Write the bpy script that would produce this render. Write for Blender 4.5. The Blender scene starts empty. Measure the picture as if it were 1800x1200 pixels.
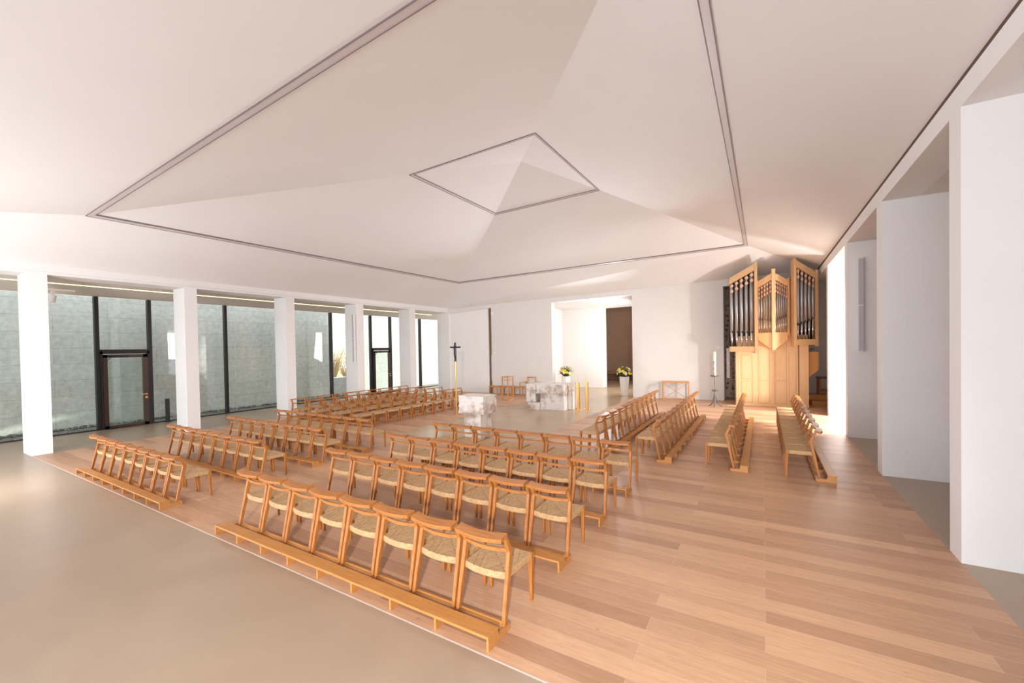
import bpy, bmesh, math, random
from mathutils import Vector, Matrix
random.seed(7)
S = bpy.context.scene
COL = S.collection
PI = math.pi

# ------------------------------------------------------------------ materials
def newmat(name):
    m = bpy.data.materials.new(name); m.use_nodes = True
    nt = m.node_tree; b = nt.nodes['Principled BSDF']
    return m, nt, b
def plain(name, col, rough=.5, metal=0., emis=None, es=0.):
    m, nt, b = newmat(name)
    b.inputs['Base Color'].default_value = (*col, 1)
    b.inputs['Roughness'].default_value = rough
    b.inputs['Metallic'].default_value = metal
    if emis:
        b.inputs['Emission Color'].default_value = (*emis, 1)
        b.inputs['Emission Strength'].default_value = es
    return m
def N(nt, t, **k):
    n = nt.nodes.new(t)
    for a, v in k.items():
        if a in n.inputs.keys() if hasattr(n.inputs, 'keys') else False: n.inputs[a].default_value = v
        else: setattr(n, a, v)
    return n
def ramp(nt, stops):
    r = nt.nodes.new('ShaderNodeValToRGB'); e = r.color_ramp.elements
    e[0].position, e[0].color = stops[0][0], (*stops[0][1], 1)
    e[1].position, e[1].color = stops[-1][0], (*stops[-1][1], 1)
    for p, c in stops[1:-1]:
        x = e.new(p); x.color = (*c, 1)
    return r
def coords(nt, scale=(1, 1, 1), rot=(0, 0, 0), kind='Object'):
    tc = nt.nodes.new('ShaderNodeTexCoord'); mp = nt.nodes.new('ShaderNodeMapping')
    mp.inputs['Scale'].default_value = scale; mp.inputs['Rotation'].default_value = rot
    nt.links.new(tc.outputs[kind], mp.inputs['Vector']); return mp.outputs['Vector']
def bump(nt, b, h, strength=.2, dist=.01):
    bp = nt.nodes.new('ShaderNodeBump'); bp.inputs['Strength'].default_value = strength
    bp.inputs['Distance'].default_value = dist
    nt.links.new(h, bp.inputs['Height']); nt.links.new(bp.outputs['Normal'], b.inputs['Normal'])
def noise(nt, vec, scale, detail=3, rough=.5):
    n = nt.nodes.new('ShaderNodeTexNoise'); n.inputs['Scale'].default_value = scale
    n.inputs['Detail'].default_value = detail; n.inputs['Roughness'].default_value = rough
    nt.links.new(vec, n.inputs['Vector']); return n

def plaster(name, col, var=.02, sc=1.2):
    m, nt, b = newmat(name); v = coords(nt)
    n = noise(nt, v, sc, 4)
    r = ramp(nt, [(.3, tuple(c - var for c in col)), (.7, tuple(min(1, c + var) for c in col))])
    nt.links.new(n.outputs['Fac'], r.inputs['Fac']); nt.links.new(r.outputs['Color'], b.inputs['Base Color'])
    b.inputs['Roughness'].default_value = .85
    n2 = noise(nt, v, 60, 3); bump(nt, b, n2.outputs['Fac'], .05)
    return m
WHITE = (.80, .785, .775)
M = {}
M['wall'] = plaster('white plaster', WHITE, .012)
M['ceil'] = plaster('ceiling plaster', (.82, .81, .81), .010, .8)
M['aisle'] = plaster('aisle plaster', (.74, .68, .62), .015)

def brick_white(name, col):
    m, nt, b = newmat(name); v = coords(nt, (1, 1, 1), (PI / 2, 0, 0))
    br = nt.nodes.new('ShaderNodeTexBrick'); nt.links.new(v, br.inputs['Vector'])
    br.inputs['Scale'].default_value = 1; br.inputs['Brick Width'].default_value = .26
    br.inputs['Row Height'].default_value = .085; br.inputs['Mortar Size'].default_value = .006
    br.inputs['Mortar Smooth'].default_value = .5
    br.inputs['Color1'].default_value = (*col, 1); br.inputs['Color2'].default_value = (*[c * .985 for c in col], 1)
    br.inputs['Mortar'].default_value = (*[c * .93 for c in col], 1)
    nt.links.new(br.outputs['Color'], b.inputs['Base Color']); b.inputs['Roughness'].default_value = .8
    inv = nt.nodes.new('ShaderNodeMath'); inv.operation = 'SUBTRACT'; inv.inputs[0].default_value = 1
    nt.links.new(br.outputs['Fac'], inv.inputs[1]); bump(nt, b, inv.outputs[0], .35, .006)
    return m
M['brick'] = brick_white('whitewashed brick', (.705, .68, .655))

# oak plank floor, planks run along X
def floor_wood():
    m, nt, b = newmat('oak plank floor'); v = coords(nt)
    br = nt.nodes.new('ShaderNodeTexBrick'); nt.links.new(v, br.inputs['Vector'])
    br.offset = .37; br.offset_frequency = 2
    br.inputs['Scale'].default_value = 1; br.inputs['Brick Width'].default_value = 2.3
    br.inputs['Row Height'].default_value = .19; br.inputs['Mortar Size'].default_value = .0022
    br.inputs['Bias'].default_value = 0
    br.inputs['Color1'].default_value = (.63, .385, .235, 1); br.inputs['Color2'].default_value = (.42, .23, .135, 1)
    br.inputs['Mortar'].default_value = (.60, .42, .32, 1)
    v2 = coords(nt, (1.1, 14, 1)); n = noise(nt, v2, 2.2, 6, .65)
    r = ramp(nt, [(.25, (.80, .80, .80)), (.75, (1.15, 1.12, 1.1))])
    nt.links.new(n.outputs['Fac'], r.inputs['Fac'])
    mx = nt.nodes.new('ShaderNodeMix'); mx.data_type = 'RGBA'; mx.blend_type = 'MULTIPLY'; mx.inputs[0].default_value = .8
    nt.links.new(br.outputs['Color'], mx.inputs[6]); nt.links.new(r.outputs['Color'], mx.inputs[7])
    # fine grain rings
    v3 = coords(nt, (2.5, 40, 1)); n3 = noise(nt, v3, 3, 3, .6)
    r3 = ramp(nt, [(.35, (.9, .88, .86)), (.6, (1.04, 1.04, 1.04))]); nt.links.new(n3.outputs['Fac'], r3.inputs['Fac'])
    m3 = nt.nodes.new('ShaderNodeMix'); m3.data_type = 'RGBA'; m3.blend_type = 'MULTIPLY'; m3.inputs[0].default_value = .7
    nt.links.new(mx.outputs[2], m3.inputs[6]); nt.links.new(r3.outputs['Color'], m3.inputs[7])
    # knots
    vk = coords(nt, (1, 2.2, 1)); vo = nt.nodes.new('ShaderNodeTexVoronoi'); vo.inputs['Scale'].default_value = 1.3
    nt.links.new(vk, vo.inputs['Vector'])
    rk = ramp(nt, [(.0, (.35, .25, .18)), (.035, (1, 1, 1))]); nt.links.new(vo.outputs['Distance'], rk.inputs['Fac'])
    m4 = nt.nodes.new('ShaderNodeMix'); m4.data_type = 'RGBA'; m4.blend_type = 'MULTIPLY'; m4.inputs[0].default_value = .6
    nt.links.new(m3.outputs[2], m4.inputs[6]); nt.links.new(rk.outputs['Color'], m4.inputs[7])
    nt.links.new(m4.outputs[2], b.inputs['Base Color'])
    b.inputs['Roughness'].default_value = .42
    bump(nt, b, n3.outputs['Fac'], .05)
    return m
M['woodfloor'] = floor_wood()
def stonefloor(name, c1, c2, rough):
    m, nt, b = newmat(name); v = coords(nt, (1, 1, 1)); n = noise(nt, v, .55, 5, .55)
    n.inputs['Distortion'].default_value = 1.2
    r = ramp(nt, [(.3, c1), (.7, c2)]); nt.links.new(n.outputs['Fac'], r.inputs['Fac'])
    nt.links.new(r.outputs['Color'], b.inputs['Base Color']); b.inputs['Roughness'].default_value = rough
    return m
M['resin'] = stonefloor('polished beige screed', (.335, .245, .170), (.385, .285, .205), .3)
M['resin2'] = stonefloor('polished sanctuary screed', (.385, .275, .170), (.45, .335, .215), .24)

def wood(name, c1, c2, axis=2, rough=.42):
    m, nt, b = newmat(name)
    sc = [22, 22, 22]; sc[axis] = 1.6
    v = coords(nt, tuple(sc)); n = noise(nt, v, 2.4, 5, .6)
    r = ramp(nt, [(.3, c1), (.7, c2)]); nt.links.new(n.outputs['Fac'], r.inputs['Fac'])
    nt.links.new(r.outputs['Color'], b.inputs['Base Color']); b.inputs['Roughness'].default_value = rough
    bump(nt, b, n.outputs['Fac'], .06)
    return m
CH1, CH2 = (.30, .10, .018), (.49, .195, .046)
M['oakz'] = wood('chair oak upright', CH1, CH2, 2)
M['oakx'] = wood('chair oak lengthwise', CH1, CH2, 0)
M['oaky'] = wood('kneeler oak', (.43, .18, .045), (.56, .26, .08), 0)
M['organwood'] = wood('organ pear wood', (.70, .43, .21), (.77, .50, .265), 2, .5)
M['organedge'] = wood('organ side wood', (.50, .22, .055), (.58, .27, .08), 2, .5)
M['organline'] = plain('organ joint line', (.28, .13, .06), .8)
M['carve'] = plain('carved pink maple', (.80, .50, .34), .6)
M['pipe'] = plain('organ pipe tin', (.44, .42, .42), .42, .7)
M['pipefoot'] = plain('organ pipe foot tin', (.70, .68, .70), .18, .95)
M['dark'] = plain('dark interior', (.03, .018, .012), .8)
M['black'] = plain('black metal', (.018, .016, .018), .5)
M['bronze'] = plain('bronze frame', (.075, .045, .035), .4, .4)
M['brass'] = plain('brass', (.83, .50, .16), .28, 1.)
M['iron'] = plain('forged iron', (.17, .16, .16), .5, .5)
M['groove'] = plain('shadow gap', (.12, .07, .05), .9)
M['strip'] = plain('strip light cover', (.66, .61, .63), .3, .1)
M['stripedge'] = plain('strip light edge', (.22, .17, .18), .5, .1)
M['whitepaint'] = plain('white painted metal', (.78, .76, .75), .4)
M['greyspk'] = plain('grey speaker cloth', (.50, .47, .50), .7)
M['led'] = plain('cove led', (1, .8, .45), .5, 0, (1, .74, .36), 2.6)
M['vase'] = plain('white glazed planter', (.85, .82, .77), .35)
M['wax'] = plain('ivory candle wax', (.86, .78, .58), .5)
M['candle'] = plain('thin candle wax', (.82, .66, .42), .5)
M['lampdisc'] = plain('lamp disc', (.8, .75, .7), .5, 0, (1, .85, .7), .5)
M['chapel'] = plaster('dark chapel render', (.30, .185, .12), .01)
M['joint'] = plain('pale floor joint', (.62, .54, .48), .6)

def seatmat():
    m, nt, b = newmat('woven paper cord')
    tc = nt.nodes.new('ShaderNodeTexCoord'); sep = nt.nodes.new('ShaderNodeSeparateXYZ')
    nt.links.new(tc.outputs['Object'], sep.inputs[0])
    def math_(op, a, bb=None):
        n = nt.nodes.new('ShaderNodeMath'); n.operation = op
        for i, x in enumerate((a, bb)):
            if x is None: continue
            if isinstance(x, (int, float)): n.inputs[i].default_value = x
            else: nt.links.new(x, n.inputs[i])
        return n.outputs[0]
    ax = math_('ABSOLUTE', sep.outputs['X']); yy = math_('SUBTRACT', sep.outputs['Y'], .285)
    ay = math_('ABSOLUTE', yy)
    side = math_('GREATER_THAN', ax, ay)      # left and right triangles: cords run along Y
    sx = math_('SINE', math_('MULTIPLY', sep.outputs['X'], 620)); sy = math_('SINE', math_('MULTIPLY', sep.outputs['Y'], 620))
    mixs = nt.nodes.new('ShaderNodeMix'); nt.links.new(side, mixs.inputs[0]); nt.links.new(sy, mixs.inputs[2]); nt.links.new(sx, mixs.inputs[3])
    # dark gaps along the diagonals and herringbone slits
    df = math_('ABSOLUTE', math_('SUBTRACT', ax, ay))
    slit1 = math_('LESS_THAN', df, .004)
    a2 = math_('ABSOLUTE', math_('SUBTRACT', math_('ADD', ax, math_('MULTIPLY', ay, .42)), .135))
    slit2 = math_('LESS_THAN', a2, .004)
    a3 = math_('ABSOLUTE', math_('SUBTRACT', math_('ADD', ax, math_('MULTIPLY', ay, .42)), .20))
    slit3 = math_('LESS_THAN', a3, .0035)
    dots = math_('GREATER_THAN', math_('SINE', math_('MULTIPLY', sep.outputs['Y'], 420)), -.2)
    sl = math_('MULTIPLY', math_('MAXIMUM', math_('MAXIMUM', slit1, slit2), slit3), dots)
    topz = math_('GREATER_THAN', sep.outputs['Z'], .437)
    sl = math_('MULTIPLY', sl, topz)
    n = noise(nt, tc.outputs['Object'], 30, 3)
    r = ramp(nt, [(.3, (.42, .25, .115)), (.7, (.55, .345, .17))]); nt.links.new(n.outputs['Fac'], r.inputs['Fac'])
    mx = nt.nodes.new('ShaderNodeMix'); mx.data_type = 'RGBA'; mx.inputs[7].default_value = (.17, .08, .03, 1)
    nt.links.new(sl, mx.inputs[0]); nt.links.new(r.outputs['Color'], mx.inputs[6]); nt.links.new(mx.outputs[2], b.inputs['Base Color'])
    b.inputs['Roughness'].default_value = .75
    bump(nt, b, mixs.outputs[0], .25, .003)
    return m
M['cord'] = seatmat()

def marble():
    m, nt, b = newmat('veined white marble'); v = coords(nt)
    n = noise(nt, v, 2.1, 9, .62); n.inputs['Distortion'].default_value = .25
    r = ramp(nt, [(.30, (.22, .14, .10)), (.40, (.46, .36, .30)), (.49, (.70, .65, .61)), (.8, (.80, .77, .74))])
    nt.links.new(n.outputs['Fac'], r.inputs['Fac']); nt.links.new(r.outputs['Color'], b.inputs['Base Color'])
    b.inputs['Roughness'].default_value = .45; n2 = noise(nt, v, 18, 4); bump(nt, b, n2.outputs['Fac'], .3, .01)
    return m
M['marble'] = marble()

def concrete():
    m, nt, b = newmat('board marked concrete'); v = coords(nt, (1, 1, 1), (PI / 2, 0, PI / 2))
    # rotate so brick rows run along Y and stack in Z
    tc = nt.nodes.new('ShaderNodeTexCoord'); sp = nt.nodes.new('ShaderNodeSeparateXYZ'); cb = nt.nodes.new('ShaderNodeCombineXYZ')
    nt.links.new(tc.outputs['Object'], sp.inputs[0]); nt.links.new(sp.outputs['Y'], cb.inputs['X']); nt.links.new(sp.outputs['Z'], cb.inputs['Y'])
    nd = noise(nt, tc.outputs['Object'], 1.5, 4)
    add = nt.nodes.new('ShaderNodeVectorMath'); add.operation = 'MULTIPLY_ADD'
    nt.links.new(nd.outputs['Color'], add.inputs[0]); add.inputs[1].default_value = (.05, .05, 0); nt.links.new(cb.outputs[0], add.inputs[2])
    br = nt.nodes.new('ShaderNodeTexBrick'); nt.links.new(add.outputs[0], br.inputs['Vector'])
    br.inputs['Scale'].default_value = 1; br.inputs['Brick Width'].default_value = 2.6; br.inputs['Row Height'].default_value = .52
    br.inputs['Mortar Size'].default_value = .009; br.inputs['Mortar Smooth'].default_value = .8
    br.inputs['Color1'].default_value = (.70, .68, .65, 1); br.inputs['Color2'].default_value = (.64, .625, .60, 1); br.inputs['Mortar'].default_value = (.40, .39, .37, 1)
    n = noise(nt, tc.outputs['Object'], 6, 8, .75)
    r = ramp(nt, [(.3, (.66, .66, .66)), (.7, (1.2, 1.2, 1.2))]); nt.links.new(n.outputs['Fac'], r.inputs['Fac'])
    mx = nt.nodes.new('ShaderNodeMix'); mx.data_type = 'RGBA'; mx.blend_type = 'MULTIPLY'; mx.inputs[0].default_value = .8
    nt.links.new(br.outputs['Color'], mx.inputs[6]); nt.links.new(r.outputs['Color'], mx.inputs[7])
    nt.links.new(mx.outputs[2], b.inputs['Base Color']); b.inputs['Roughness'].default_value = .9
    n3 = noise(nt, tc.outputs['Object'], 25, 6, .7); bump(nt, b, n3.outputs['Fac'], .5, .02)
    return m
M['concrete'] = concrete()
def speck(name, c1, c2, sc, rough=.9):
    m, nt, b = newmat(name); v = coords(nt); vo = nt.nodes.new('ShaderNodeTexVoronoi'); vo.inputs['Scale'].default_value = sc
    nt.links.new(v, vo.inputs['Vector'])
    r = ramp(nt, [(.15, c1), (.5, c2)]); nt.links.new(vo.outputs['Distance'], r.inputs['Fac']); nt.links.new(r.outputs['Color'], b.inputs['Base Color'])
    b.inputs['Roughness'].default_value = rough; bump(nt, b, vo.outputs['Distance'], .8, .03); return m
M['gravel'] = speck('gravel strip', (.50, .48, .42), (.12, .12, .10), 14)
M['pebble'] = speck('pebbled pattern wall', (.09, .065, .045), (.50, .40, .31), 6.5)
M['grass'] = speck('dry grass', (.62, .50, .26), (.40, .30, .14), 30)
def glass():
    m = bpy.data.materials.new('window glass'); m.use_nodes = True; nt = m.node_tree; nt.nodes.clear()
    o = nt.nodes.new('ShaderNodeOutputMaterial'); t = nt.nodes.new('ShaderNodeBsdfTransparent'); g = nt.nodes.new('ShaderNodeBsdfGlossy')
    t.inputs['Color'].default_value = (.93, .965, .95, 1); g.inputs['Roughness'].default_value = .02
    f = nt.nodes.new('ShaderNodeLayerWeight'); f.inputs['Blend'].default_value = .5; mx = nt.nodes.new('ShaderNodeMixShader')
    pw5 = nt.nodes.new('ShaderNodeMath'); pw5.operation = 'POWER'; pw5.inputs[1].default_value = 5
    mul = nt.nodes.new('ShaderNodeMath'); mul.operation = 'MULTIPLY_ADD'; mul.inputs[1].default_value = .9; mul.inputs[2].default_value = .05
    nt.links.new(f.outputs['Facing'], pw5.inputs[0]); nt.links.new(pw5.outputs[0], mul.inputs[0])
    nt.links.new(mul.outputs[0], mx.inputs[0]); nt.links.new(t.outputs[0], mx.inputs[1]); nt.links.new(g.outputs[0], mx.inputs[2]); nt.links.new(mx.outputs[0], o.inputs[0])
    return m
M['glass'] = glass()
def painted_candle():
    m, nt, b = newmat('painted easter candle'); tc = nt.nodes.new('ShaderNodeTexCoord')
    n = noise(nt, tc.outputs['Object'], 22, 2); r = ramp(nt, [(.3, (.75, .12, .05)), (.42, (.85, .45, .08)), (.5, (.85, .78, .6)), (.6, (.12, .22, .5)), (.72, (.3, .08, .1))])
    nt.links.new(n.outputs['Fac'], r.inputs['Fac']); nt.links.new(r.outputs['Color'], b.inputs['Base Color']); b.inputs['Roughness'].default_value = .5
    return m
M['paintcandle'] = painted_candle()

# ------------------------------------------------------------------ mesh helpers
class MB:
    def __init__(s): s.b = bmesh.new()
    def box(s, x0, x1, y0, y1, z0, z1, bev=0.):
        return s.hexa([(x0, y0, z0), (x1, y0, z0), (x1, y1, z0), (x0, y1, z0)], [(x0, y0, z1), (x1, y0, z1), (x1, y1, z1), (x0, y1, z1)])
    def hexa(s, bot, top):
        v = [s.b.verts.new(p) for p in bot] + [s.b.verts.new(p) for p in top]; n = len(bot)
        s.b.faces.new(list(reversed(v[:n]))); s.b.faces.new(v[n:])
        for i in range(n):
            j = (i + 1) % n; s.b.faces.new((v[i], v[j], v[n + j], v[n + i]))
        return s
    def bar(s, a, b, w, d, up=(0, 0, 1), w2=None, d2=None):
        a, b = Vector(a), Vector(b); t = (b - a).normalized(); u = Vector(up)
        x = t.cross(u)
        if x.length < 1e-4: x = t.cross(Vector((0, 1, 0)))
        x.normalize(); y = x.cross(t).normalized(); w2 = w2 or w; d2 = d2 or d
        def ring(c, w, d): return [c + x * (i * w / 2) + y * (j * d / 2) for i, j in ((-1, -1), (1, -1), (1, 1), (-1, 1))]
        return s.hexa(ring(a, w, d), ring(b, w2, d2))
    def tube(s, pts, n=10, cap=True):
        rings = []
        P = [Vector(p[:3]) for p in pts]
        for i, p in enumerate(pts):
            t = (P[min(i + 1, len(P) - 1)] - P[max(i - 1, 0)])
            t = t.normalized() if t.length > 1e-9 else Vector((0, 0, 1))
            x = t.cross(Vector((0, 1, 0))) if abs(t.y) < .9 else t.cross(Vector((1, 0, 0)))
            x.normalize(); y = x.cross(t)
            rings.append([s.b.verts.new(P[i] + (x * math.cos(2 * PI * k / n) + y * math.sin(2 * PI * k / n)) * p[3]) for k in range(n)])
        for a, b in zip(rings, rings[1:]):
            for k in range(n): s.b.faces.new((a[k], a[(k + 1) % n], b[(k + 1) % n], b[k]))
        if cap: s.b.faces.new(list(reversed(rings[0]))); s.b.faces.new(rings[-1])
        return s
    def sweep(s, path, w, h):
        """rectangular section swept along points; w across (in xy), h in z"""
        rings = []; P = [Vector(p) for p in path]
        for i, p in enumerate(P):
            t = P[min(i + 1, len(P) - 1)] - P[max(i - 1, 0)]; nrm = Vector((-t.y, t.x, 0)).normalized()
            rings.append([s.b.verts.new(p + nrm * (a * w / 2) + Vector((0, 0, c * h / 2))) for a, c in ((-1, -1), (1, -1), (1, 1), (-1, 1))])
        for a, b in zip(rings, rings[1:]):
            for k in range(4): s.b.faces.new((a[k], a[(k + 1) % 4], b[(k + 1) % 4], b[k]))
        s.b.faces.new(list(reversed(rings[0]))); s.b.faces.new(rings[-1]); return s
    def poly(s, pts):
        s.b.faces.new([s.b.verts.new(p) for p in pts]); return s
    def prism(s, pts, vec):
        v = Vector(vec); return s.hexa(pts, [Vector(p) + v for p in pts])
    def ball(s, c, r, sub=1, sc=(1, 1, 1)):
        m = Matrix.Translation(c) @ Matrix.Diagonal((*sc, 1)); bmesh.ops.create_icosphere(s.b, subdivisions=sub, radius=r, matrix=m); return s
    def mesh(s, name, mat, bevel=0., smooth=False, seg=1):
        if bevel > 0: bmesh.ops.bevel(s.b, geom=list(s.b.edges), offset=bevel, segments=seg, affect='EDGES', profile=.5)
        bmesh.ops.recalc_face_normals(s.b, faces=s.b.faces)
        me = bpy.data.meshes.new(name); s.b.to_mesh(me); s.b.free()
        for m in (mat if isinstance(mat, (list, tuple)) else [mat]): me.materials.append(m)
        if smooth:
            for p in me.polygons: p.use_smooth = True
        return me
    def build(s, name, mat, parent=None, bevel=0., smooth=False, seg=1, label=None):
        me = s.mesh(name, mat, bevel, smooth, seg); o = bpy.data.objects.new(name, me); COL.objects.link(o)
        if parent: o.parent = parent
        if label: o['label'] = label
        return o
def thing(name, label, cat, loc=(0, 0, 0), rz=0., group=None, sc=(1, 1, 1)):
    o = bpy.data.objects.new(name, None); COL.objects.link(o); o.empty_display_size = .1
    o.location = loc; o.rotation_euler = (0, 0, rz); o.scale = sc; o['label'] = label; o['category'] = cat
    if group: o['group'] = group
    return o
def tag(o, label, cat, group=None, kind=None):
    o['label'] = label; o['category'] = cat
    if group: o['group'] = group
    if kind: o['kind'] = kind
    return o
def struct(o): o['kind'] = 'structure'; return o
def dup(root, loc, rz, sc, label, group):
    r = root.copy(); COL.objects.link(r); r.location = loc; r.rotation_euler = (0, 0, rz); r.scale = sc
    r['label'] = label; r['group'] = group
    for ch in list(root.children):
        c = ch.copy(); COL.objects.link(c); c.parent = r
        for g in ch.children:
            d = g.copy(); COL.objects.link(d); d.parent = c
    return r

# ------------------------------------------------------------------ camera
cd = bpy.data.cameras.new('camera'); cam = bpy.data.objects.new('camera', cd); COL.objects.link(cam); S.camera = cam
FPX = 728.03; cd.sensor_width = 36; cd.sensor_fit = 'HORIZONTAL'; cd.lens = FPX / 1800 * 36
cd.shift_x = (900 - 915.) / 1800; cd.shift_y = (620.635 - 600) / 1800; cd.clip_end = 300
p_, r_, y_ = [math.radians(v) for v in (-.849, -1., -30.339)]
fw = Vector((math.sin(y_) * math.cos(p_), math.cos(y_) * math.cos(p_), math.sin(p_)))
rt = Vector((math.cos(y_), -math.sin(y_), 0)); up = rt.cross(fw)
r2 = rt * math.cos(r_) + up * math.sin(r_); u2 = -rt * math.sin(r_) + up * math.cos(r_)
mw = Matrix(((r2.x, u2.x, -fw.x, 0), (r2.y, u2.y, -fw.y, 0), (r2.z, u2.z, -fw.z, 2.35), (0, 0, 0, 1)))
cam.matrix_world = mw

# ------------------------------------------------------------------ setting
XL, XR = -14.77, 1.785
TH = math.atan(.114); CT, ST = math.cos(TH), math.sin(TH)
def fx(x, off=0.): return 17.43 + .114 * (x - XL) + off       # y of the end wall's face at x

# floors (flush tiles of one floor)
def slab(n, pts, mat, top=0.):
    return struct(MB().prism([(x, y, top - .2) for x, y in pts], (0, 0, .2)).build(n, mat))
PX0, PX1, PY = -8.85, -5.05, 8.05
slab('floor_nave_left', [(XL, 2.55), (PX0, 2.55), (PX0, fx(PX0)), (XL, fx(XL))], M['woodfloor'])
slab('floor_nave_middle', [(PX0, 2.55), (PX1, 2.55), (PX1, PY), (PX0, PY)], M['woodfloor'])
slab('floor_nave_right', [(PX1, 2.55), (XR, 2.55), (XR, 21.5), (-1.45, 21.5), (-1.45, fx(-1.45)), (PX1, fx(PX1))], M['woodfloor'])
slab('floor_sanctuary', [(PX0, PY), (PX1, PY), (PX1, fx(PX1)), (-3.9, 23.6), (-10.6, 23.6), (-10.6, fx(-10.6, .3)), (PX0, fx(PX0))], M['resin2'])
slab('floor_entrance', [(-24, -8), (8, -8), (8, 2.55), (-17.9, 2.55), (-24, 2.55)], M['resin'])
slab('floor_aisle_left', [(-17.9, 2.55), (XL, 2.55), (XL, fx(XL)), (-12, 17.74), (-12, 22), (-17.9, 22)], M['resin'])
slab('floor_aisle_right', [(XR, 2.55), (8, 2.55), (8, 21.5), (XR, 21.5)], M['resin'])
slab('floor_chapel', [(-10.6, 23.6), (-3.9, 23.6), (-3.9, 30), (-12, 30)], M['chapel'])
# white joint between oak and screed
struct(MB().box(-17.0 + 2.2, XR, 2.535, 2.55, -.01, .0015).build('trim_1', M['joint']))

# left colonnade
def fascia_left():
    m = MB(); m.box(XL - .73, XL, -7, 17.5, 4.28, 4.62); return m
struct(fascia_left().build('wall_left', M['wall']))
cols = [(-3.55, -3.2), (-.5, -.16), (2.53, 2.875), (5.59, 5.91), (8.61, 8.93), (11.59, 11.96), (14.65, 15.03)]
CN = ['behind the viewpoint', 'beside the viewpoint', 'nearest in view, left of the glass door', 'second in view, behind the far end of the left chairs', 'third in view', 'fourth in view, carrying a slim loudspeaker', 'fifth in view, next to the farthest window bay']
for i, (a, b) in enumerate(cols):
    if i == 0: continue
    o = MB().box(XL - .73, XL, a, b, 0, 4.28).build('column', M['wall'])
    tag(o, 'square white column of the left colonnade, ' + CN[i], 'column', 'left colonnade columns')
# far end pier of the colonnade
struct(MB().prism([(XL - .73, 17.43, 0), (XL + .12, 17.43, 0), (XL + .12, 17.8, 0), (XL - .73, 17.8, 0)], (0, 0, 4.28)).build('wall_pier', M['wall']))

# end wall, built from upright pieces; z heights follow the sloping eave
def pw(x, z, off=0.): return (x - off * ST, fx(x) + off * CT, z)
def wall_piece(m, x0, x1, za0, za1, zb0, zb1, off=0., th=.4):
    pts = [pw(x0, za0, off), pw(x1, zb0, off), pw(x1, zb1, off), pw(x0, za1, off)]
    m.prism(pts, (-th * ST, th * CT, 0))
def eave(x): return 4.48 + (x - XL) * .0365
m = MB()
wall_piece(m, -12.1, -8.82, 0, eave(-12.1), 0, eave(-8.82))
wall_piece(m, -8.82, -5.04, 4.48, eave(-8.82), 4.60, eave(-5.04))
wall_piece(m, -5.04, -1.40, 0, eave(-5.04), 0, eave(-1.4))
wall_piece(m, -1.40, 2.9, 4.70, eave(-1.4), 4.9, eave(2.9))
wall_piece(m, XL, -12.1, 4.21, eave(XL), 4.40, eave(-12.1))
struct(m.build('wall_back', M['brick']))
m = MB(); wall_piece(m, XL - .7, 3.2, 4.42, 5.2, 4.92, 5.9, .12, .3); struct(m.build('wall_back_core', M['wall']))
# sliding panel in the left recess and dark slot beside it
m = MB(); wall_piece(m, -15.2, -12.30, 0, 4.21, 0, 4.38, .06, .1); struct(m.build('wall_niche_panel', M['wall']))
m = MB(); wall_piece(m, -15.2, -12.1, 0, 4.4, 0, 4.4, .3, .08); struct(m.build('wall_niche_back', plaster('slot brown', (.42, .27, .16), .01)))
m = MB(); wall_piece(m, -14.6, -12.3, 0, .07, 0, .07, .035, .02); struct(m.build('baseboard_back', M['whitepaint']))
o = MB().box(-.03, .03, -.03, .03, 0, 1.35).build('door_pull', M['whitepaint']); o.location = pw(-12.19, .62, .2); tag(o, 'narrow pale upright panel in the slot beside the sliding wall', 'panel')

# doorway recess behind the end wall
m = MB(); m.box(-10.4, -10.05, 18.3, 24.2, 0, 5.2); struct(m.build('wall_recess_left', M['wall']))
m = MB(); m.prism([(-10.05, 22.05, 0), (-7.78, 22.33, 0), (-7.66, 22.75, 0), (-10.05, 22.45, 0)], (0, 0, 4.55)); struct(m.build('wall_recess_back', M['wall']))
m = MB(); m.prism([(-10.4, 18.4, 4.62), (-4.0, 19.1, 4.74), (-4.0, 22.9, 4.52), (-10.4, 22.6, 4.40)], (0, 0, .2)); struct(m.build('ceiling_recess', M['wall']))
m = MB(); m.box(-4.95, -4.6, 18.95, 22.7, 0, 5.0); struct(m.build('wall_recess_right', M['wall']))
# dark chapel beyond
m = MB(); m.box(-12, -3.5, 28, 28.2, 0, 5.5); m.box(-12.2, -12, 22.8, 28.2, 0, 5.5); m.box(-5.05, -4.85, 23.9, 28, 0, 5.2); struct(m.build('wall_chapel', M['chapel']))
m = MB(); m.box(-12.2, -3.5, 22.7, 28.2, 5.0, 5.2); struct(m.build('ceiling_chapel', M['chapel']))
o = MB().box(-11, -5.1, 27.1, 27.95, .48, .54).build('chapel_bench', wood('dark chapel oak', (.30, .16, .06), (.4, .22, .09), 0)); tag(o, 'long wooden bench ledge along the dark chapel wall', 'bench')
o = MB().tube([(-6.75, 25.5, 4.86, .5), (-6.75, 25.5, 4.94, .5)], 28).build('ceiling_lamp', M['lampdisc']); tag(o, 'round disc ceiling lamp in the dark chapel beyond the doorway', 'lamp')
t = thing('brass_stele', 'tall brass post standing in the dark chapel doorway', 'post', (-6.0, 23.6, 0))
MB().box(-.09, .09, -.06, .06, 0, 2.25).build('post', M['brass'], t); MB().box(-.13, .13, -.1, .1, 0, .03).build('base', M['brass'], t)

struct(MB().box(-2.2, 5.4, 21.3, 21.5, 0, 7.5).build('wall_sun_blocker_back', M['wall']))  # added behind the organ recess to stop sun leaking onto the floor
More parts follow.
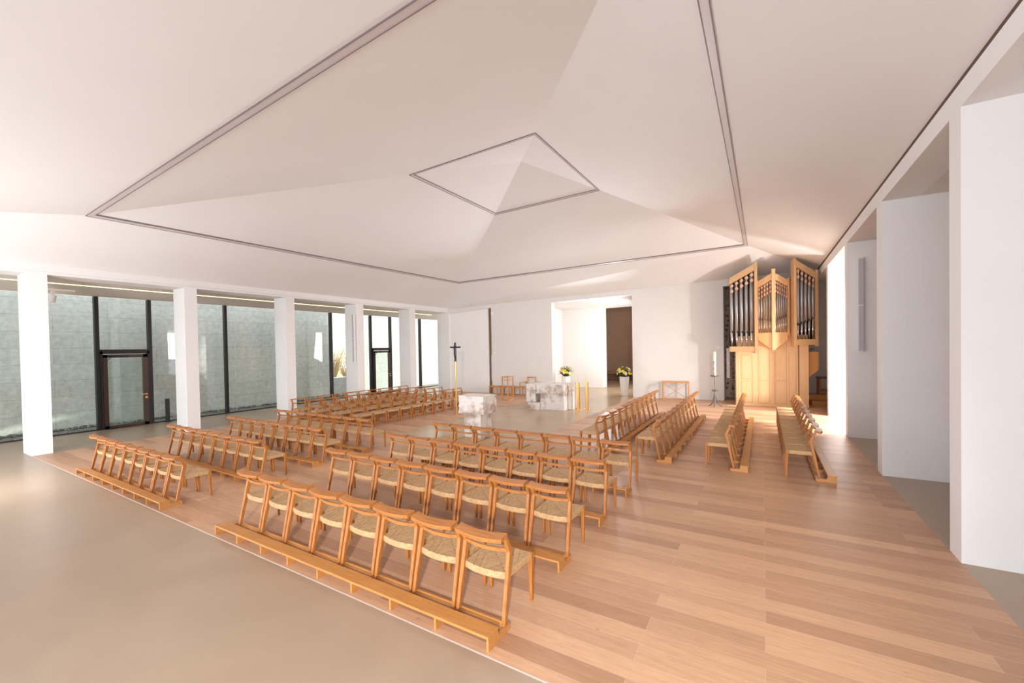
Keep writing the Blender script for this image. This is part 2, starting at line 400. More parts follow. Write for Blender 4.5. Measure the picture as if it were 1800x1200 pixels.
# organ recess
m = MB(); m.box(-1.75, -1.40, fx(-1.4) + .4, 21.2, 0, 5.4); struct(m.build('wall_organ_left', M['brick']))
m = MB(); m.prism([(-1.9, 20.0, 0), (-.85, 20.1, 0), (-.85, 20.25, 0), (-1.9, 20.15, 0)], (0, 0, 5.3)); struct(m.build('wall_organ_pattern', M['pebble']))
m = MB(); m.prism([(-.85, 20.5, 0), (2.6, 20.9, 0), (2.6, 21.2, 0), (-.85, 20.8, 0)], (0, 0, 5.6)); struct(m.build('wall_organ_back', M['brick']))
m = MB(); m.prism([(-1.9, 19.2, 5.1), (2.6, 19.75, 5.1), (2.6, 21.3, 5.1), (-1.9, 21.3, 5.1)], (0, 0, .1)); struct(m.build('ceiling_organ', M['wall']))

# right wing walls
RW = [(2.55, 2.86, 'nearest, almost beside the camera'), (6.05, 6.36, 'at the right edge of the picture'), (9.38, 9.73, 'second from the right edge'), (12.80, 13.09, 'third from the right edge, carrying a slim loudspeaker'), (16.2, 16.55, 'farthest one, beside the organ')]
for i, (a, b, d) in enumerate(RW):
    if i == 0: continue
    # the visible faces look towards the camera (low y side)
    o = MB().box(XR, 5.2, a, b, 0, 4.755).build('wing_wall', M['wall']); tag(o, 'white wing wall pillar of the right aisle, ' + d, 'pillar', 'right aisle wing walls')
struct(MB().box(XR, XR + .5, -7, 21, 4.755, 5.005).build('wall_right', M['wall']))
struct(MB().box(XR + .1, XR + .6, -8, 21, 4.99, 5.7).build('wall_right_core', M['wall']))
struct(MB().box(XR + .5, 5.4, -7, 21, 4.757, 4.95).build('ceiling_aisle_right', M['aisle']))
struct(MB().box(XR + .003, XR + .099, -7, 19.4, 5.006, 5.12).build('trim_2', M['groove']))
struct(MB().box(5.2, 5.4, -7, 13.1, 0, 4.9).build('wall_aisle_right', M['aisle']))
struct(MB().box(5.2, 5.4, 16.2, 21.3, 0, 4.9).build('wall_aisle_right_end', M['aisle']))
struct(MB().box(2.75, 5.2, 16.56, 21.0, 0, 4.7).build('wall_organ_right', M['brick']))
struct(MB().box(5.2, 5.26, 13.1, 16.2, 4.2, 4.9).build('trim_3', M['whitepaint']))

# faceted ceiling
E_ = [(XL, -3.2, 4.47), (XL, fx(XL), 4.49), (XR, fx(XR), eave(XR)), (XR, -3.2, 5.03)]
B_ = [(-12.95, 3.13, 5.44), (-12.77, 15.95, 5.50), (-.44, 16.85, 5.82), (-.45, 3.05, 5.87)]
def at(k, z): return (k[0] * (z - 2.35), k[1] * (z - 2.35), z)
S_ = [at((-1.743, 1.752), 7.28), at((-1.733, 2.616), 7.34), at((-.899, 2.577), 7.46), at((-.910, 1.727), 7.42)]
AP = at((-1.117, 1.95), 8.15)
m = MB()
for A, B in ((E_, B_), (B_, S_)):
    for i in range(4):
        j = (i + 1) % 4; m.poly([A[i], A[j], B[j]]); m.poly([A[i], B[j], B[i]])
for i in range(4): m.poly([S_[i], S_[(i + 1) % 4], AP])
m.poly([(XL, -8, 4.47), (XL, -3.2, 4.47), (XR, -3.2, 5.03), (XR, -8, 5.03)])
bmesh.ops.remove_doubles(m.b, verts=m.b.verts, dist=.001)
ce = m.build('ceiling', M['ceil']); struct(ce)
sol = ce.modifiers.new('s', 'SOLIDIFY'); sol.thickness = .25; sol.offset = 1
# make sure thickness goes outwards (up)
if ce.data.polygons[0].normal.z < 0: sol.offset = -1

def strip(ring, towards, w, base, name):
    cen = Vector(towards)
    R0 = [Vector(p) for p in ring]
    def lerp(p, k): return p + (cen - p) * k
    L = (R0[0] - cen).length
    def ringat(d): return [lerp(p, d / L) - Vector((0, 0, .012)) for p in R0]
    def band(a, b, mat, nm, dz):
        m = MB(); A, B = ringat(a), ringat(b)
        for i in range(4):
            j = (i + 1) % 4
            q = [A[i], A[j], B[j], B[i]]
            m.hexa([p - Vector((0, 0, dz)) for p in q], [p + Vector((0, 0, .03)) for p in q])
        struct(m.build(nm, mat))
    band(0, w, M['strip'], 'trim_%d' % base, .0)
    band(-.007, .007, M['stripedge'], 'trim_%d' % (base + 1), .006)
    band(w - .007, w + .007, M['stripedge'], 'trim_%d' % (base + 2), .006)
CB = Vector((sum(p[0] for p in S_) / 4, sum(p[1] for p in S_) / 4, 7.375))
strip(B_, CB, .17, 4, 'big'); strip(S_, AP, .13, 7, 'small')

# left aisle: soffit, cove line, glass wall
GX = -17.8
m = MB(); m.prism([(XL - .73, -7, 4.36), (XL - .73, 21, 4.36), (GX, 21, 4.14), (GX, -7, 4.14)], (0, 0, .3)); struct(m.build('ceiling_aisle_left', M['aisle']))
m = MB(); m.prism([(XL - .73, 3.0, 4.34), (GX, 3.6, 4.13), (GX, 3.0, 4.13)], (0, 0, .02)); 
struct(MB().box(-17.85, -17.6, -7, 20.0, 4.4, 6.4).build('wall_sun_blocker', M['wall']))  # added unseen wall that keeps the sun off the near courtyard concrete
struct(MB().box(-16.36, -16.33, -7, 17.9, 4.265, 4.29).build('trim_10', M['led']))
struct(MB().box(XL - .73, XL + .05, -7, 19, 4.34, 4.7).build('wall_left_core', M['wall']))
mull = [(1.05, 1.13), (4.40, 4.50), (5.68, 5.78), (7.97, 8.06), (12.45, 12.56), (14.78, 14.88), (16.10, 16.22), (18.40, 18.52)]
for i, (a, b) in enumerate(mull):
    o = MB().box(GX - .09, GX + .06, a, b, 0, 4.14).build('mullion', M['black'], bevel=.004)
    d = ['left of the frame', 'on the left side of the near glass door', 'on the right side of the near glass door', 'alone between the second and third columns', 'beside the courtyard opening',
         'on the left side of the far glass door', 'on the right side of the far glass door', 'last one, in the farthest bay'][i]
    tag(o, 'black steel mullion of the glass wall, ' + d, 'mullion', 'glass wall mullions')
struct(MB().box(GX - .09, GX + .05, -7, 21, -.02, .03).build('trim_11', M['black']))
struct(MB().box(GX - .02, GX + .02, -7, 20.9, .03, 4.14).build('window_1', M['glass']))
def gdoor(name, lab, y0, y1, h):
    t = thing(name, lab, 'door', (GX + .05, (y0 + y1) / 2, 0)); w = (y1 - y0) / 2
    f = MB().box(-.06, .05, -w, -w + .05, 0, h); f.box(-.06, .05, w - .05, w, 0, h); f.box(-.06, .05, -w, w, h - .08, h); f.build('door_frame', M['black'], t)
    l = MB(); l.box(-.03, .07, -w + .05, -w + .15, .02, h - .1); l.box(-.03, .07, w - .17, w - .05, .02, h - .1); l.box(-.03, .07, -w + .05, w - .05, h - .2, h - .1); l.box(-.03, .07, -w + .05, w - .05, .02, .1)
    leaf = l.build('door_leaf', M['bronze'], t)
    MB().box(-.01, .01, -w + .15, w - .17, .1, h - .2).build('pane', M['glass'], leaf)
    hd = MB(); hd.box(.07, .10, w - .13, w - .09, 1.0, 1.04); hd.box(.10, .115, w - .26, w - .09, 1.01, 1.03); hd.box(.07, .085, w - .14, w - .08, .88, .94); hd.build('door_handle', M['brass'], leaf)
    cl = MB(); cl.box(.07, .12, -w + .2, -w + .62, h - .19, h - .13); cl.bar((.1, -w + .25, h - .16), (.1, -w + .12, h - .3), .015, .015); cl.build('door_closer', M['black'], leaf)
    return t
gdoor('glass_door', 'near glass door with dark bronze frame in the glass wall', 4.5, 5.68, 2.44)
gdoor('glass_door', 'far glass door with dark frame, behind the far rows of chairs', 14.88, 16.10, 2.38)
struct(MB().box(GX - .05, GX + .05, 4.5, 5.68, 2.44, 2.5).build('trim_12', M['black'])); struct(MB().box(GX - .05, GX + .05, 14.88, 16.1, 2.38, 2.44).build('trim_13', M['black']))
struct(MB().box(-17.9, -12.0, 21.05, 21.2, 0, 4.66).build('wall_aisle_left_end', M['wall']))
t = thing('bollard', 'small black bollard standing inside the glass wall right of the door', 'bollard', (-17.62, 6.1, 0)); MB().box(-.05, .05, -.05, .05, 0, .8).build('post', M['black'], t, bevel=.004); MB().box(-.09, .09, -.08, .08, 0, .015).build('base', M['black'], t)

# courtyard
struct(MB().box(-26, GX - .1, -8, 30, -.25, -.06).build('floor_courtyard', M['gravel']))
m = MB(); CX_ = -19.5
m.box(CX_ - .35, CX_, -8, 13.82, -.1, 4.7); m.box(CX_ - .35, CX_, 13.82, 15.2, -.1, .87); m.box(CX_ - .35, CX_, 13.82, 15.2, 3.18, 4.7); m.box(CX_ - .35, CX_, 15.2, 30, -.1, 4.7)
struct(m.build('wall_courtyard', M['concrete']))
struct(MB().box(CX_ - .32, CX_ + .02, 13.8, 15.2, .87, .9).build('trim_14', M['whitepaint']))
# rubble heap line at the foot of the concrete wall
m = MB()
for i in range(260):
    y = random.uniform(1.5, 15.5); r = random.uniform(.03, .085); m.ball((random.uniform(-19.38, -19.1), y, -.05 + r * .4), r, 1, (1, random.uniform(.8, 1.4), .7))
tag(m.build('rubble', M['gravel']), 'strip of dark rubble stones at the foot of the concrete wall', 'stones', kind='stuff')
# dry shrubs seen through the opening
struct(MB().box(-50, -20, 5, 60, -.4, -.1).build('floor_meadow', M['grass']))
brown = plain('dry twigs', (.34, .22, .10), .9); straw = plain('dry yellow leaves', (.72, .52, .20), .9)
for k, (sx, sy, hh, lab) in enumerate(((-26.0, 18.4, 3.6, 'tall dry shrub with bare twigs beyond the courtyard opening, left one'), (-27.5, 20.6, 2.8, 'lower yellow shrub beyond the courtyard opening, right one'))):
    t = thing('shrub', lab, 'shrub', (sx, sy, -.1), 0, 'shrubs beyond the courtyard'); m = MB(); L = MB()
    for i in range(60):
        a = random.uniform(0, 2 * PI); sp = random.uniform(.2, 1.5); h = hh * random.uniform(.5, 1)
        tip = Vector((math.cos(a) * sp, math.sin(a) * sp, h)); mid = tip * .5 + Vector((0, 0, .3))
        m.tube([(0, 0, 0, .02), (*mid, .014), (*tip, .004)], 4)
        for j in range(14):
            p = mid.lerp(tip, random.random()) + Vector([random.uniform(-.25, .25) for _ in range(3)])
            L.poly([p, p + Vector((random.uniform(-.08, .08), random.uniform(-.08, .08), .06)), p + Vector((random.uniform(-.08, .08), random.uniform(-.08, .08), -.05))])
    m.build('branches', brown, t); lv = L.build('leaves', straw, t); lv['kind'] = 'stuff'

# ------------------------------------------------------------------ chair
def make_chair():
    t = thing('church_chair', 'x', 'chair')
    # rear legs with a kink
    def rear(s):
        m = MB(); pts = [(s * .232, .0, .052), (s * .226, .078, .40), (s * .222, .125, .625), (s * .222, .055, .765)]
        wd = [(.030, .034), (.036, .046), (.036, .052), (.030, .034)]
        rings = []
        for (x, y, z), (w, d) in zip(pts, wd):
            rings.append([(x - w / 2, y - d / 2, z), (x + w / 2, y - d / 2, z), (x + w / 2, y + d / 2, z), (x - w / 2, y + d / 2, z)])
        vs = [[m.b.verts.new(p) for p in r] for r in rings]
        for a, b in zip(vs, vs[1:]):
            for k in range(4): m.b.faces.new((a[k], a[(k + 1) % 4], b[(k + 1) % 4], b[k]))
        m.b.faces.new(list(reversed(vs[0]))); m.b.faces.new(vs[-1])
        return m
    for s in (-1, 1): rear(s).build('leg', M['oakz'], t, bevel=.003)
    for s in (-1, 1):
        m = MB(); m.bar((s * .218, .50, 0), (s * .226, .482, .445), .026, .030, (0, 1, 0), .042, .046); m.build('leg', M['oakz'], t, bevel=.003)
    # curved top rail
    def arc(z, y0, sag, half, n=12): return [(-half + 2 * half * i / n, y0 - sag * (1 - (2 * i / n - 1) ** 2), z) for i in range(n + 1)]
    m = MB()
    P = arc(0, 0, .048, .234)
    rings = []
    for (x, y, z) in P:
        rings.append([m.b.verts.new((x, y - .052, .746)), m.b.verts.new((x, y + .046, .762)), m.b.verts.new((x, y + .046, .795)), m.b.verts.new((x, y - .052, .779))])
    for r in rings:
        for v in r: v.co.y += .03
    for a, b in zip(rings, rings[1:]):
        for k in range(4): m.b.faces.new((a[k], a[(k + 1) % 4], b[(k + 1) % 4], b[k]))
    m.b.faces.new(list(reversed(rings[0]))); m.b.faces.new(rings[-1])
    m.build('top_rail', M['oakx'], t)
    m = MB(); m.sweep(arc(.632, .118, .045, .222), .022, .03); m.build('back_rail', M['oakx'], t)
    # woven seat: rounded slab with bowed rear edge
    out = []
    for i in range(9):
        u = i / 8; out.append((-.212 + .424 * u, .085 - .034 * (1 - (2 * u - 1) ** 2)))
    out += [(.218, .13), (.226, .30), (.232, .495), (.0, .503), (-.232, .495), (-.226, .30), (-.218, .13)]
    m = MB(); n = len(out); c = (0, .285)
    def rg(k, z): return [m.b.verts.new((c[0] + (x - c[0]) * k, c[1] + (y - c[1]) * k, z)) for x, y in out]
    rs = [rg(.985, .388), rg(1, .397), rg(1.0, .438), rg(.975, .447), rg(.5, .443)]
    for a, b in zip(rs, rs[1:]):
        for k in range(n): m.b.faces.new((a[k], a[(k + 1) % n], b[(k + 1) % n], b[k]))
    m.b.faces.new(rs[-1]); m.b.faces.new(list(reversed(rs[0])))
    m.build('seat', M['cord'], t)
    return t
base = make_chair(); used = [False]
ORD = ['first', 'second', 'third', 'fourth', 'fifth', 'sixth', 'seventh', 'eighth', 'ninth', 'tenth']
def place(x, y, rz, sc, label, group):
    if not used[0]:
        used[0] = True; base.location = (x, y, 0); base.rotation_euler = (0, 0, rz); base.scale = sc; base['label'] = label; base['group'] = group; return
    dup(base, (x, y, 0), rz, sc, label, group)

def kneeler(label, L, nch, loc, rz, sc, boards):
    """bench behind a row: x runs along the row from -L (far) to 0; y towards the chairs"""
    t = thing('kneeler', label, 'kneeler', loc, rz, 'kneelers behind the chair rows', sc)
    x0 = -L
    for i in range(boards):
        a = x0 + L * i / boards + .0015; b = x0 + L * (i + 1) / boards - .0015
        MB().box(a, b, 0, .142, .098, .120).build('board', M['oaky'], t, bevel=.002)
    MB().box(x0, 0, .298, .318, .004, .05).build('rail', M['oaky'], t, bevel=.002)
    for i in range(nch + 1):
        x = x0 + .011 + (L - .022) * i / nch
        m = MB(); w = .011
        pts = [(x - w, .004, 0), (x - w, .297, 0), (x - w, .297, .05), (x - w, .155, .05), (x - w, .137, .0975), (x - w, .004, .0975)]
        m.prism(pts, (2 * w, 0, 0)); m.build('bracket', M['oaky'], t, bevel=.0015)
    return t
ROWN = ['front-most row nearest the camera', 'second row from the camera', 'third row from the camera', 'fourth row from the camera']
# near centre block, facing away
Ym = [2.575, 3.86, 5.10, 6.31]
for r, y in enumerate(Ym):
    kneeler('long oak kneeler bench of the near centre block, ' + ROWN[r].replace('front-most row', 'row'), 4.30, 8, (-1.84, y, 0), 0, (1, 1, 1), 2)
    for i in range(8):
        place(-2.10 - .528 * i, y + .255, 0, (1.03, 1, 1), 'woven-seat oak chair, %s from the right, near centre block, %s' % (ORD[i], ['nearest row', 'second row', 'third row', 'fourth row'][r]), 'chairs of the near centre block')
Yl = [2.575, 3.82, 5.03, 6.22]
for r, y in enumerate(Yl):
    kneeler('long oak kneeler bench of the near left block, ' + ROWN[r].replace('front-most row', 'row'), 3.91, 8, (-7.83, y, 0), 0, (1, .92, .92), 2)
    for i in range(8):
        place(-8.07 - .486 * i, y + .22, 0, (.95, .94, .935), 'woven-seat oak chair, %s from the right, near left block, %s' % (ORD[i], ['nearest row', 'second row', 'third row', 'fourth row'][r]), 'chairs of the near left block')
# right block: rows run in depth, chairs face left (-X); kneeler outer side at +X
XRr = [-2.79, -1.565, -.245, 1.045]
RN = ['left-most row', 'second row from the left', 'third row from the left', 'right-most row by the wing walls']
for r, x in enumerate(XRr):
    # local x of kneeler -> world -... rotate +90deg: local y -> -X, local x -> +Y
    kneeler('long oak kneeler bench of the right block, ' + RN[r], 5.75, 10, (x, 14.25, 0), PI / 2, (1, .92, 1.02), 3)
    for i in range(10):
        place(x - .235, 8.79 + .572 * i, PI / 2, (1.1, .95, 1.07), 'woven-seat oak chair, %s from the camera, right block, %s' % (ORD[i], RN[r]), 'chairs of the right block')
# far left block: rows run in depth, chairs face right (+X)
XF = [-10.70, -11.71, -12.72, -13.70]
FN = ['row nearest the altar', 'second row from the altar', 'third row from the altar', 'rear row by the colonnade']
for r, x in enumerate(XF):
    kneeler('long oak kneeler bench of the far left block, ' + FN[r], 5.35, 10, (x - .235, 8.02, 0), -PI / 2, (1, .88, .92), 3)
    for i in range(10):
        place(x, 8.30 + .532 * i, -PI / 2, (1.01, .93, .935), 'woven-seat oak chair, %s from the camera, far left block, %s' % (ORD[i], FN[r]), 'chairs of the far left block')

# ------------------------------------------------------------------ sanctuary
def rough_block(m, x0, x1, y0, y1, z0, z1, amp=.014, cut=.09):
    b = bmesh.new(); v = [b.verts.new(p) for p in [(x0, y0, z0), (x1, y0, z0), (x1, y1, z0), (x0, y1, z0), (x0, y0, z1), (x1, y0, z1), (x1, y1, z1), (x0, y1, z1)]]
    for f in ((3, 2, 1, 0), (4, 5, 6, 7), (0, 1, 5, 4), (1, 2, 6, 5), (2, 3, 7, 6), (3, 0, 4, 7)): b.faces.new([v[i] for i in f])
    bmesh.ops.subdivide_edges(b, edges=b.edges[:], cuts=6, use_grid_fill=True)
    rnd = random.Random(int((x0 + y0 * 3 + z1 * 7) * 1000))
    for vv in b.verts:
        ex = sum((abs(vv.co.x - x0) < 1e-5 or abs(vv.co.x - x1) < 1e-5, abs(vv.co.y - y0) < 1e-5 or abs(vv.co.y - y1) < 1e-5, abs(vv.co.z - z0) < 1e-5 or abs(vv.co.z - z1) < 1e-5))
        k = amp * (1.6 if ex >= 2 else .5)
        if vv.co.z > z1 - 1e-4: k = amp * .3
        c = Vector(((x0 + x1) / 2, (y0 + y1) / 2, (z0 + z1) / 2)); d = (c - vv.co).normalized()
        vv.co += d * rnd.uniform(0, k)
        if vv.co.z < .012: vv.co.z = max(0, vv.co.z * .5)
    me = bpy.data.meshes.new('tmp'); b.to_mesh(me); b.free(); m.b.from_mesh(me); bpy.data.meshes.remove(me); return m
t = thing('altar', 'blocky veined white marble altar on the sanctuary floor', 'altar', (-6.95, 14.1, 0))
def AB(nm, x0, x1, y0, y1, z0, z1): rough_block(MB(), x0 + 6.95, x1 + 6.95, y0 - 14.1, y1 - 14.1, z0, z1).build(nm, M['marble'], t)
AB('mensa_slab', -7.38, -6.24, 13.70, 14.85, .60, .95)
AB('core_block', -7.22, -6.24, 13.74, 14.75, 0, .60)
AB('side_block', -7.80, -7.385, 13.68, 14.7, .27, .94)
AB('side_block', -7.70, -7.225, 13.62, 14.4, 0, .268)
AB('back_block', -6.235, -6.08, 14.05, 14.8, 0, .68)
o = t
t = thing('ambo', 'x', 'lectern', (-6.52, 8.85, 0))
t['label'] = 'veined white marble ambo, broad block on a narrower stem at the front of the sanctuary'
rough_block(MB(), -.27, .27, -.25, .25, 0, .66).build('stem', M['marble'], t)
rough_block(MB(), -.36, .46, -.38, .25, .655, 1.12, .03).build('top_block', M['marble'], t)

def candlestick(x, y, lab, h=1.02):
    t = thing('candlestick', lab, 'candlestick', (x, y, 0), 0, 'brass altar candlesticks')
    MB().box(-.11, .11, -.11, .11, 0, .012).build('base', M['brass'], t); MB().box(-.046, .046, -.046, .046, .012, h).build('post', M['brass'], t, bevel=.004)
    MB().tube([(0, 0, h, .012), (0, 0, h + .33, .011)], 8).build('candle', M['candle'], t, smooth=True)
candlestick(-5.84, 14.1, 'left, slightly nearer square brass floor candlestick right of the altar')
candlestick(-5.63, 14.42, 'right, slightly farther square brass floor candlestick right of the altar')

t = thing('processional_cross', 'black crucifix on a tall thin brass pole left of the ambo', 'cross', (-9.42, 11.52, 0), .25)
MB().tube([(0, 0, 0, .10), (0, 0, .015, .10), (0, 0, .02, .028), (0, 0, 1.88, .028)], 12).build('pole', M['brass'], t)
m = MB(); m.box(-.035, .035, -.025, .025, 1.87, 2.55); m.box(-.20, .20, -.02, .02, 2.355, 2.41); m.build('crucifix', M['black'], t, bevel=.003)
m = MB(); m.tube([(0, -.045, 1.98, .015), (0, -.06, 2.08, .025), (.01, -.09, 2.16, .032), (0, -.055, 2.25, .035), (0, -.05, 2.36, .045), (0, -.06, 2.40, .02)], 8); m.ball((.01, -.075, 2.44), .032, 2)
for s in (-1, 1): m.tube([(s * .03, -.05, 2.36, .014), (s * .10, -.045, 2.385, .011), (s * .185, -.035, 2.41, .01)], 6)
m.build('corpus', M['black'], t, smooth=True)

def planter(x, y, lab, labf, seed):
    rnd = random.Random(seed)
    t = thing('planter', lab, 'planter', (x, y, 0), 0, 'white planters in the doorway')
    m = MB(); prof = [(.135, 0), (.16, .2), (.19, .45), (.215, .7), (.222, .88), (.20, .88), (.19, .80)]
    n = 8; rings = []
    for r, z in prof: rings.append([m.b.verts.new((math.cos(2 * PI * (k + .5) / n) * r, math.sin(2 * PI * (k + .5) / n) * r, z)) for k in range(n)])
    for a, b in zip(rings, rings[1:]):
        for k in range(n): m.b.faces.new((a[k], a[(k + 1) % n], b[(k + 1) % n], b[k]))
    m.b.faces.new(list(reversed(rings[0]))); m.b.faces.new(rings[-1]); m.build('pot', M['vase'], t, bevel=.0)
    f = thing('bouquet', labf, 'flowers', (x, y, .81), 0, 'bouquets in the planters', (1.15, 1.15, 1.12))
    cols_ = {'yellow': M['fy'], 'white': M['fw'], 'orange': M['fo']}
    L = MB()
    for i in range(90):
        a = rnd.uniform(0, 2 * PI); e = rnd.uniform(-.15, 1.3); R = rnd.uniform(.22, .36)
        p = Vector((math.cos(a) * math.cos(e) * R, math.sin(a) * math.cos(e) * R, .18 + math.sin(e) * R * .85)); d = p - Vector((0, 0, .1)); s = d.cross(Vector((0, 0, 1))).normalized() * .022
        q = d.normalized() * .09
        L.poly([p - s, p + q * .3 - s * .2 + Vector((0, 0, .01)), p + q, p + s])
        if i % 4 == 0: L.tube([(0, 0, 0, .006), (*(p * .5), .005), (*p, .003)], 4)
    lv = L.build('foliage', M['leaf'], f); lv['kind'] = 'stuff'
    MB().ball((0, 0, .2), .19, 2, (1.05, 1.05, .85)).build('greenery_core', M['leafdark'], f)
    kinds = ['yellow'] * 14 + ['white'] * 11 + ['orange'] * 6
    for i, k in enumerate(kinds):
        a = i * 2.399 + rnd.uniform(-.3, .3); e = math.asin(.02 + .96 * ((i * 7) % len(kinds)) / len(kinds)); R = .27 + rnd.uniform(-.03, .05); rr = {'yellow': .075, 'white': .07, 'orange': .045}[k]
        c = Vector((math.cos(a) * math.cos(e) * R, math.sin(a) * math.cos(e) * R, .17 + math.sin(e) * R)); nrm = (c - Vector((0, 0, .1))).normalized()
        u = nrm.cross(Vector((0, 0, 1))); u = u.normalized() if u.length > .01 else Vector((1, 0, 0)); w = nrm.cross(u)
        m = MB(); m.ball(c, rr * .45, 1)
        for j in range(8):
            an = j * PI / 4; d = u * math.cos(an) + w * math.sin(an); sd = nrm.cross(d) * rr * .38
            m.poly([c, c + d * rr * .6 + sd + nrm * .012, c + d * rr + nrm * .004, c + d * rr * .6 - sd + nrm * .012])
        m.build('blossom', cols_[k], f, label=k + ' blossom')
M['fy'] = plain('yellow petals', (.90, .66, .02), .6); M['fw'] = plain('white petals', (.86, .85, .76), .6); M['fo'] = plain('orange petals', (.80, .20, .04), .6)
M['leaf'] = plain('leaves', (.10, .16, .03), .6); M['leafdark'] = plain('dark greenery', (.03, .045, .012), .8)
planter(-5.62, 19.2, 'tall faceted white planter in the doorway, right one near the jamb', 'domed bouquet of yellow and white flowers in the right planter', 3)
planter(-8.40, 18.75, 'tall faceted white planter in the doorway, left one behind the altar', 'domed bouquet of yellow, white and orange flowers in the left planter', 5)

# frames and stools left of the altar
OR = wood('stand oak', (.50, .22, .06), (.62, .30, .10), 2)
def frame_edges(m, x0, x1, y0, y1, z0, z1, w, sides=('top', 'bottom')):
    for x in (x0, x1):
        for y in (y0, y1): m.bar((x, y, z0), (x, y, z1), w, w, (0, 1, 0))
    for s, z in (('top', z1), ('bottom', z0)):
        if s in sides:
            for y in (y0, y1): m.bar((x0 - w / 2, y, z), (x1 + w / 2, y, z), w, w)
            for x in (x0, x1): m.bar((x, y0, z), (x, y1, z), w, w)
t = thing('pedestal_stand', 'tall slim open oak pedestal stand on the floor left of the altar', 'stand', (-9.9, 15.72, 0))
m = MB(); frame_edges(m, -.14, .14, -.22, .22, .018, 1.03, .035); m.build('frame', OR, t); MB().box(-.14, .14, -.22, .22, .87, .885).build('shelf', OR, t)
def stool(x, y, w, lab):
    t = thing('stool', lab, 'stool', (x, y, 0), 0, 'low stools against the end wall')
    MB().box(-w / 2, w / 2, -.17, .17, .39, .415).build('seat', OR, t)
    ap = MB(); ap.box(-w / 2, w / 2, -.17, -.15, .35, .388); ap.box(-w / 2, w / 2, .15, .17, .35, .388); ap.build('apron', OR, t)
    for sx in (-1, 1):
        for sy in (-1, 1): MB().box(sx * (w / 2 - .02) - .02, sx * (w / 2 - .02) + .02, sy * .15 - .02, sy * .15 + .02, 0, .349).build('leg', OR, t)
for i, (x, d) in enumerate(((-11.75, 'left one'), (-11.1, 'middle one, behind the slim pedestal'), (-10.52, 'right one, beside the armchair'))):
    stool(x, fx(x) - .32, .52, 'low oak stool against the pale brick end wall, ' + d)
t = thing('armchair', 'oak armchair with open frame against the end wall behind the altar', 'armchair', (-9.85, fx(-9.85) - .42, 0))
for sx in (-1, 1):
    MB().bar((sx * .33, -.28, 0), (sx * .33, -.28, .63), .04, .04, (0, 1, 0)).build('leg', OR, t); MB().bar((sx * .30, .25, 0), (sx * .30, .27, .66), .04, .04, (0, 1, 0)).build('leg', OR, t)
    MB().box(sx * .33 - .03, sx * .33 + .03, -.31, .27, .61, .64).build('armrest', OR, t)
MB().box(-.31, .31, -.28, .25, .38, .42).build('seat', OR, t)
m = MB(); m.bar((-.22, .27, .42), (-.22, .3, .85), .03, .03, (0, 1, 0)); m.bar((.22, .27, .42), (.22, .3, .85), .03, .03, (0, 1, 0)); m.bar((-.24, .3, .85), (.24, .3, .85), .04, .05); m.build('backrest', OR, t)

t = thing('credence_table', 'small oak side table with crossed diagonal braces against the end wall', 'table', (-3.22, fx(-3.22) - .25, 0), TH)
m = MB(); frame_edges(m, -.52, .52, -.15, .15, .02, .745, .035); m.build('frame', OR, t); MB().box(-.54, .54, -.17, .17, .764, .782).build('tabletop', OR, t)
for a, b in (((-.5, -.15, .04), (.5, -.15, .73)), ((-.5, -.12, .73), (.5, -.12, .04))): MB().bar(a, b, .028, .02).build('brace', OR, t)

t = thing('paschal_candle_stand', 'forged iron stand carrying a tall painted easter candle', 'candle stand', (-1.56, 17.0, 0))
m = MB()
for k in range(3):
    a = k * 2 * PI / 3 + .5; c, s = math.cos(a), math.sin(a)
    m.tube([(c * .27, s * .27, .012, .014), (c * .20, s * .20, .03, .018), (c * .09, s * .09, .14, .022), (c * .04, s * .04, .32, .024), (0, 0, .5, .02)], 6)
m.tube([(0, 0, .4, .028), (0, 0, .55, .02), (0, 0, 1.12, .018)], 8); m.build('stem', M['iron'], t)
m = MB(); m.ball((0, 0, .60), .045, 2)
for k in range(5):
    a = k * 2 * PI / 5; m.tube([(0, 0, .6, .014), (math.cos(a) * .07, math.sin(a) * .07, .57, .012), (math.cos(a) * .11, math.sin(a) * .11, .64, .012)], 5)
m.build('knot', M['iron'], t); MB().tube([(0, 0, 1.115, .06), (0, 0, 1.135, .14), (0, 0, 1.165, .15), (0, 0, 1.166, .12), (0, 0, 1.14, .05)], 14).build('drip_plate', M['iron'], t)
m = MB().tube([(0, 0, 1.14, .05), (0, 0, 2.05, .048)], 16).build('candle', M['wax'], t, smooth=True)
MB().tube([(0, 0, 1.28, .0495), (0, 0, 1.72, .0495)], 16, False).build('painted_band', M['paintcandle'], m)

# small wall fittings
def fitting(nm, x, z, w, h, d, lab, cat, mat='whitepaint'):
    o = MB().box(-w / 2, w / 2, -d, 0, -h / 2, h / 2).build(nm, M[mat], bevel=.003); o.location = pw(x, z, -.002); o.rotation_euler = (0, 0, TH); tag(o, lab, cat)
fitting('wall_box', -1.61, 2.2, .11, .10, .05, 'small white box on the end wall above the easter candle', 'box')
fitting('wall_box', -12.0, 4.1, .16, .16, .05, 'small white box high on the end wall beside the slot', 'box')
fitting('wall_switch', -11.9, 2.08, .09, .09, .03, 'tiny white switch on the end wall above the stools', 'switch')
o = MB().box(2.88, 3.04, -.012, 0, -.1, .1).build('wall_plate', M['whitepaint']); o.location = (0, 9.38, 2.95); tag(o, 'small white plate on the second wing wall', 'plate')

